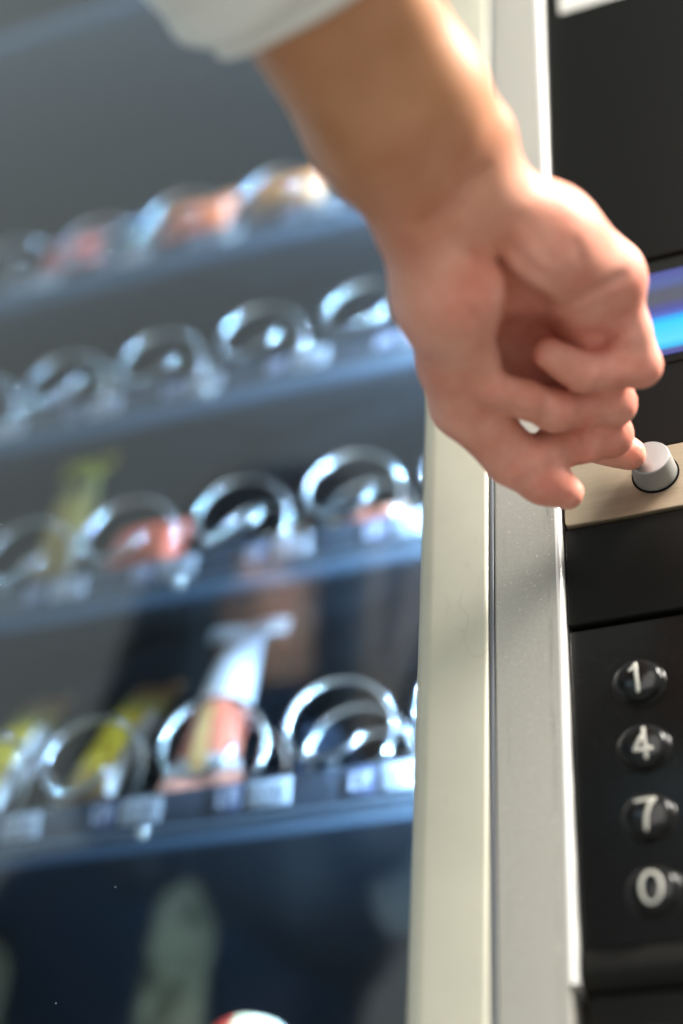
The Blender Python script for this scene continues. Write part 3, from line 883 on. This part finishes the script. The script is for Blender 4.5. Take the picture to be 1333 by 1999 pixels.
# skin: warm on the forearm, its base darkened for the sleeve's shade, pinker on the palm and fingers
m = mat('skin', (0.55, 0.30, 0.20), 0.46, 0, 0.4)
at_ = N(m, 'ShaderNodeAttribute'); at_.attribute_name = 'pink'
nn = noise(m, coords(m), 45, 5, 0.6)
c_arm = ramp(m, nn.outputs[0], [(0.3, (0.44, 0.19, 0.080)), (0.7, (0.54, 0.26, 0.135))]).outputs[0]
c_h1 = ramp(m, nn.outputs[0], [(0.36, (0.72, 0.25, 0.18)), (0.64, (0.85, 0.40, 0.31))]).outputs[0]
n_big = noise(m, coords(m), 26, 3, 0.5)
big = ramp(m, n_big.outputs[0], [(0.38, (0, 0, 0)), (0.62, (1, 1, 1))]).outputs[0]
c_hand = mixcol(m, big, c_h1, mixcol(m, 0.22, c_h1, (0.74, 0.40, 0.24)))
lk(m, mixcol(m, at_.outputs['Fac'], c_arm, c_hand), P(m).inputs['Base Color'])
b = P(m)
b.inputs['Subsurface Weight'].default_value = 0.25
b.inputs['Subsurface Radius'].default_value = (1.0, 0.32, 0.16)
b.inputs['Subsurface Scale'].default_value = 0.004
fine = noise(m, coords(m), 900, 3)
cells = N(m, 'ShaderNodeTexVoronoi'); cells.feature = 'DISTANCE_TO_EDGE'; cells.inputs['Scale'].default_value = 850
lk(m, coords(m, (1, 1.8, 1)), cells.inputs['Vector'])
add_ = N(m, 'ShaderNodeMath', operation='ADD'); lk(m, fine.outputs[0], add_.inputs[0]); lk(m, cells.outputs[0], add_.inputs[1])
bump(m, add_.outputs[0], 0.35, 0.0004)

person = thing('person', 'person in pale loose sleeve reaching in to press the silver button', 'person', (-0.49, -0.60, -1.20))
Vall = np.concatenate([Vh, Vb]); Qall = np.concatenate([Qh, Qb + len(Vh)])
me = bpy.data.meshes.new('body')
me.vertices.add(len(Vall)); me.vertices.foreach_set('co', Vall.astype(np.float32).ravel())
me.loops.add(Qall.size); me.loops.foreach_set('vertex_index', Qall.ravel().astype(np.int32))
me.polygons.add(len(Qall)); me.polygons.foreach_set('loop_start', np.arange(0, Qall.size, 4, dtype=np.int32))
me.polygons.foreach_set('use_smooth', np.ones(len(Qall), bool))
me.update(calc_edges=True); me.validate()
pk_ = np.clip(((Vall - J_['wrist']) @ wd + 0.050) / 0.085, 0, 1) ** 1.2
pk_[len(Vh):] = 0.15
atr = me.attributes.new('pink', 'FLOAT', 'POINT'); atr.data.foreach_set('value', pk_.astype(np.float32))
link('body', me, 'skin', person)

mat('eye_dark', (0.015, 0.012, 0.010), 0.2)
bm = bmesh.new(); bmesh.ops.create_uvsphere(bm, u_segments=16, v_segments=10, radius=0.012)
eye_me = from_bm('eye', bm, True)
for s_ in (-1, 1):
    link('eye', eye_me, 'eye_dark', person, tuple(HC + (s_ * 0.033, 0.081, 0.006)))

# shirt: loose sleeve as a folded tube, body of the shirt, dark open vest, long hair
m = mat('sleeve_cloth', (0.82, 0.81, 0.77), 0.85, 0, 0.2)
bump(m, noise(m, coords(m), 1400, 2).outputs[0], 0.25, 0.0004)
m = mat('shirt_cloth', (0.62, 0.60, 0.53), 0.85, 0, 0.2)
lk(m, ramp(m, noise(m, coords(m), 22, 3).outputs[0], [(0.35, (0.16, 0.14, 0.07)), (0.5, (0.70, 0.62, 0.40)), (0.65, (0.80, 0.70, 0.45))]).outputs[0], P(m).inputs['Base Color'])
wv = noise(m, coords(m, (1, 1, 1)), 1400, 2); bump(m, wv.outputs[0], 0.25, 0.0004)
mat('vest_cloth', (0.020, 0.024, 0.038), 0.85, 0, 0.2)
mat('hair_dark', (0.014, 0.010, 0.008), 0.5, 0, 0.4)
cuff = D(640, -22, 0.484) - wd * 0.003
path = [cuff, cuff - wd * 0.010, cuff - wd * 0.026, cuff - wd * 0.075, J_['elbow'] * 0.75 + cuff * 0.25, J_['elbow'], J_['elbow'] * 0.55 + SH_R * 0.45, SH_R * 0.85 + J_['elbow'] * 0.15, SH_R + np.array([-0.05, 0, 0.0])]
rads = [0.0350, 0.0415, 0.0445, 0.047, 0.050, 0.053, 0.057, 0.064, 0.070]
ns = 56
pp, rr_ = [], []
for i in range(len(path) - 1):
    for t in np.linspace(0, 1, 9)[(1 if i else 0):]:
        pp.append(path[i] * (1 - t) + path[i + 1] * t); rr_.append(rads[i] * (1 - t) + rads[i + 1] * t)
vs_, fs = [], []
low_dir = D(500, 60, 0.484) - D(640, -22, 0.484); low_dir /= np.linalg.norm(low_dir)
rows = [(pp[0] + wd * 0.0, rr_[0] - 0.0045), (pp[0] - wd * 0.02, rr_[0] - 0.0040)][::-1] + [(pp[0] + wd * 0.0012, rr_[0] - 0.0022)] + list(zip(pp, rr_))
prevn = None
for i, (c_, r_) in enumerate(rows):
    t = wd if i < 16 else (rows[min(i + 1, len(rows) - 1)][0] - rows[i - 1][0])
    t = -np.array(t) if i < 16 else t
    t = t / np.linalg.norm(t)
    n_ = low_dir if prevn is None else prevn
    n_ = n_ - t * (n_ @ t); n_ /= np.linalg.norm(n_); prevn = n_
    b_ = np.cross(t, n_)
    for k in range(ns):
        a = 2 * math.pi * k / ns
        s_ = i / len(rows)
        fold = 0.0016 * math.sin(a * 3 + 9 * s_) + 0.0011 * math.sin(a * 5 - 25 * s_ + 1.0) + (0.0012 * math.sin(38 * s_ + 2 * math.cos(a)) if i > 4 else 0)
        sag = 0.007 * max(0, math.cos(a)) ** 2
        vs_.append(c_ + n_ * math.cos(a) * (r_ + fold + sag) + b_ * math.sin(a) * (r_ * 0.90 + fold))
for i in range(len(rows) - 1):
    for k in range(ns):
        j = (k + 1) % ns
        fs.append((i * ns + k, i * ns + j, (i + 1) * ns + j, (i + 1) * ns + k))
sleeve_me = mesh('sleeve', vs_, fs, True)

def sdf_part(name, build, h, lo, hi, material, smooth=2, parent=None):
    G_ = Grid(lo, hi, h); F_ = G_.field(); build(G_, F_)
    V_, Q_ = G_.polygonise(F_, smooth)
    return link(name, mesh(name, V_, [tuple(map(int, q)) for q in Q_], True), material, parent)

def torso_cloth(pad):
    def fn(G_, F_):
        G_.cone(F_, SH_R, 0.052 + pad, SH_L, 0.052 + pad, 0.03)
        G_.cone(F_, (-0.555, -0.590, 0.070), 0.108 + pad, (-0.580, -0.600, -0.350), 0.112 + pad, 0.05)
        G_.cone(F_, (-0.490, -0.590, 0.060), 0.078 + pad, (-0.550, -0.600, -0.350), 0.092 + pad, 0.05)
        G_.cone(F_, (-0.640, -0.590, 0.060), 0.078 + pad, (-0.650, -0.600, -0.350), 0.092 + pad, 0.05)
        if pad < 0.008:
            G_.cone(F_, SH_L, 0.056, (-0.740, -0.620, -0.150), 0.048, 0.02)
            G_.cone(F_, (-0.740, -0.620, -0.150), 0.048, (-0.700, -0.470, -0.290), 0.042, 0.02)
        if pad > 0.008:
            G_.cone(F_, (-0.480, -0.580, 0.170), 0.075, HC + (-0.005, 0.005, -0.125), 0.072, 0.02)
        if pad > 0.008:   # open front of the vest
            G_.cone(F_, (-0.500, -0.440, 0.130), 0.052, (-0.530, -0.440, -0.390), 0.060, 0.01, carve=True)
    return fn
shirt = sdf_part('shirt', torso_cloth(0.004), 0.008, (-0.90, -0.80, -0.40), (-0.20, -0.38, 0.36), 'shirt_cloth', 2, person)
link('sleeve', sleeve_me, 'sleeve_cloth', shirt)
sdf_part('vest', torso_cloth(0.014), 0.008, (-0.90, -0.80, -0.40), (-0.20, -0.38, 0.36), 'vest_cloth', 2, person)

def hair_fn(G_, F_):
    H0 = HC + np.array((-0.025, 0, 0))
    G_.ell(F_, H0 + (0, -0.030, 0.060), (0.128, 0.122, 0.128), 0.02)
    for s_ in (-1, 1):
        G_.cone(F_, HC + (s_ * 0.074, 0.050, 0.05), 0.036, HC + (s_ * 0.074, 0.045, -0.17), 0.030, 0.02)
        G_.cone(F_, H0 + (s_ * 0.100, -0.020, 0.05), 0.055, H0 + (s_ * 0.135, -0.030, -0.13), 0.062, 0.03)
        G_.cone(F_, H0 + (s_ * 0.130, -0.030, -0.13), 0.058, H0 + (s_ * 0.105, -0.010, -0.22), 0.030, 0.03)
        for q in range(5):
            G_.cone(F_, H0 + (s_ * (0.09 + 0.018 * q), 0.020 - 0.02 * q, 0.07 - 0.02 * q), 0.018, H0 + (s_ * (0.11 + 0.016 * q), 0.020 - 0.02 * q, -0.17 - 0.02 * (q % 3)), 0.012, 0.010)
    G_.cone(F_, H0 + (0, -0.08, 0), 0.095, H0 + (0, -0.10, -0.22), 0.100, 0.03)
    # face opening, then a fringe falling across it
    G_.cone(F_, HC + (0.0, 0.108, 0.005), 0.029, HC + (0.0, 0.108, -0.07), 0.031, 0.012, carve=True)
    for q in range(4):
        G_.cone(F_, HC + (-0.05 + 0.02 * q, 0.085, 0.085), 0.012, HC + (-0.055 + 0.036 * q, 0.108, 0.020 - 0.012 * (q % 2)), 0.008, 0.008)
sdf_part('hair', hair_fn, 0.006, HC - np.array((0.26, 0.27, 0.40)), HC + np.array((0.26, 0.17, 0.24)), 'hair_dark', 1, person)

# lower body of the figure and the machine's base, so that both stand on the floor
def legs_fn(G_, F_):
    for x in (-0.645, -0.515):
        G_.cone(F_, (-0.575 + (x + 0.575) * 0.7, -0.600, -0.34), 0.100, (x, -0.600, -0.72), 0.068, 0.03)
        G_.cone(F_, (x, -0.600, -0.72), 0.068, (x, -0.615, -1.11), 0.052, 0.02)
sdf_part('trousers', legs_fn, 0.012, (-0.80, -0.76, -1.17), (-0.40, -0.44, -0.20), 'vest_cloth', 2, person)
def shoe_fn(x):
    def fn(G_, F_):
        G_.cone(F_, (x, -0.640, -1.155), 0.042, (x, -0.470, -1.165), 0.034, 0.02)
    return fn
for x in (-0.645, -0.515):
    sdf_part('shoe', shoe_fn(x), 0.010, (x - 0.09, -0.72, -1.2005), (x + 0.09, -0.38, -1.08), 'hair_dark', 2, person)
link('base_cabinet', box_mesh('base_cabinet', -0.900, 0.230, 0.004, 0.660, -1.2005, -0.602, 0.006), 'cream_paint', machine)
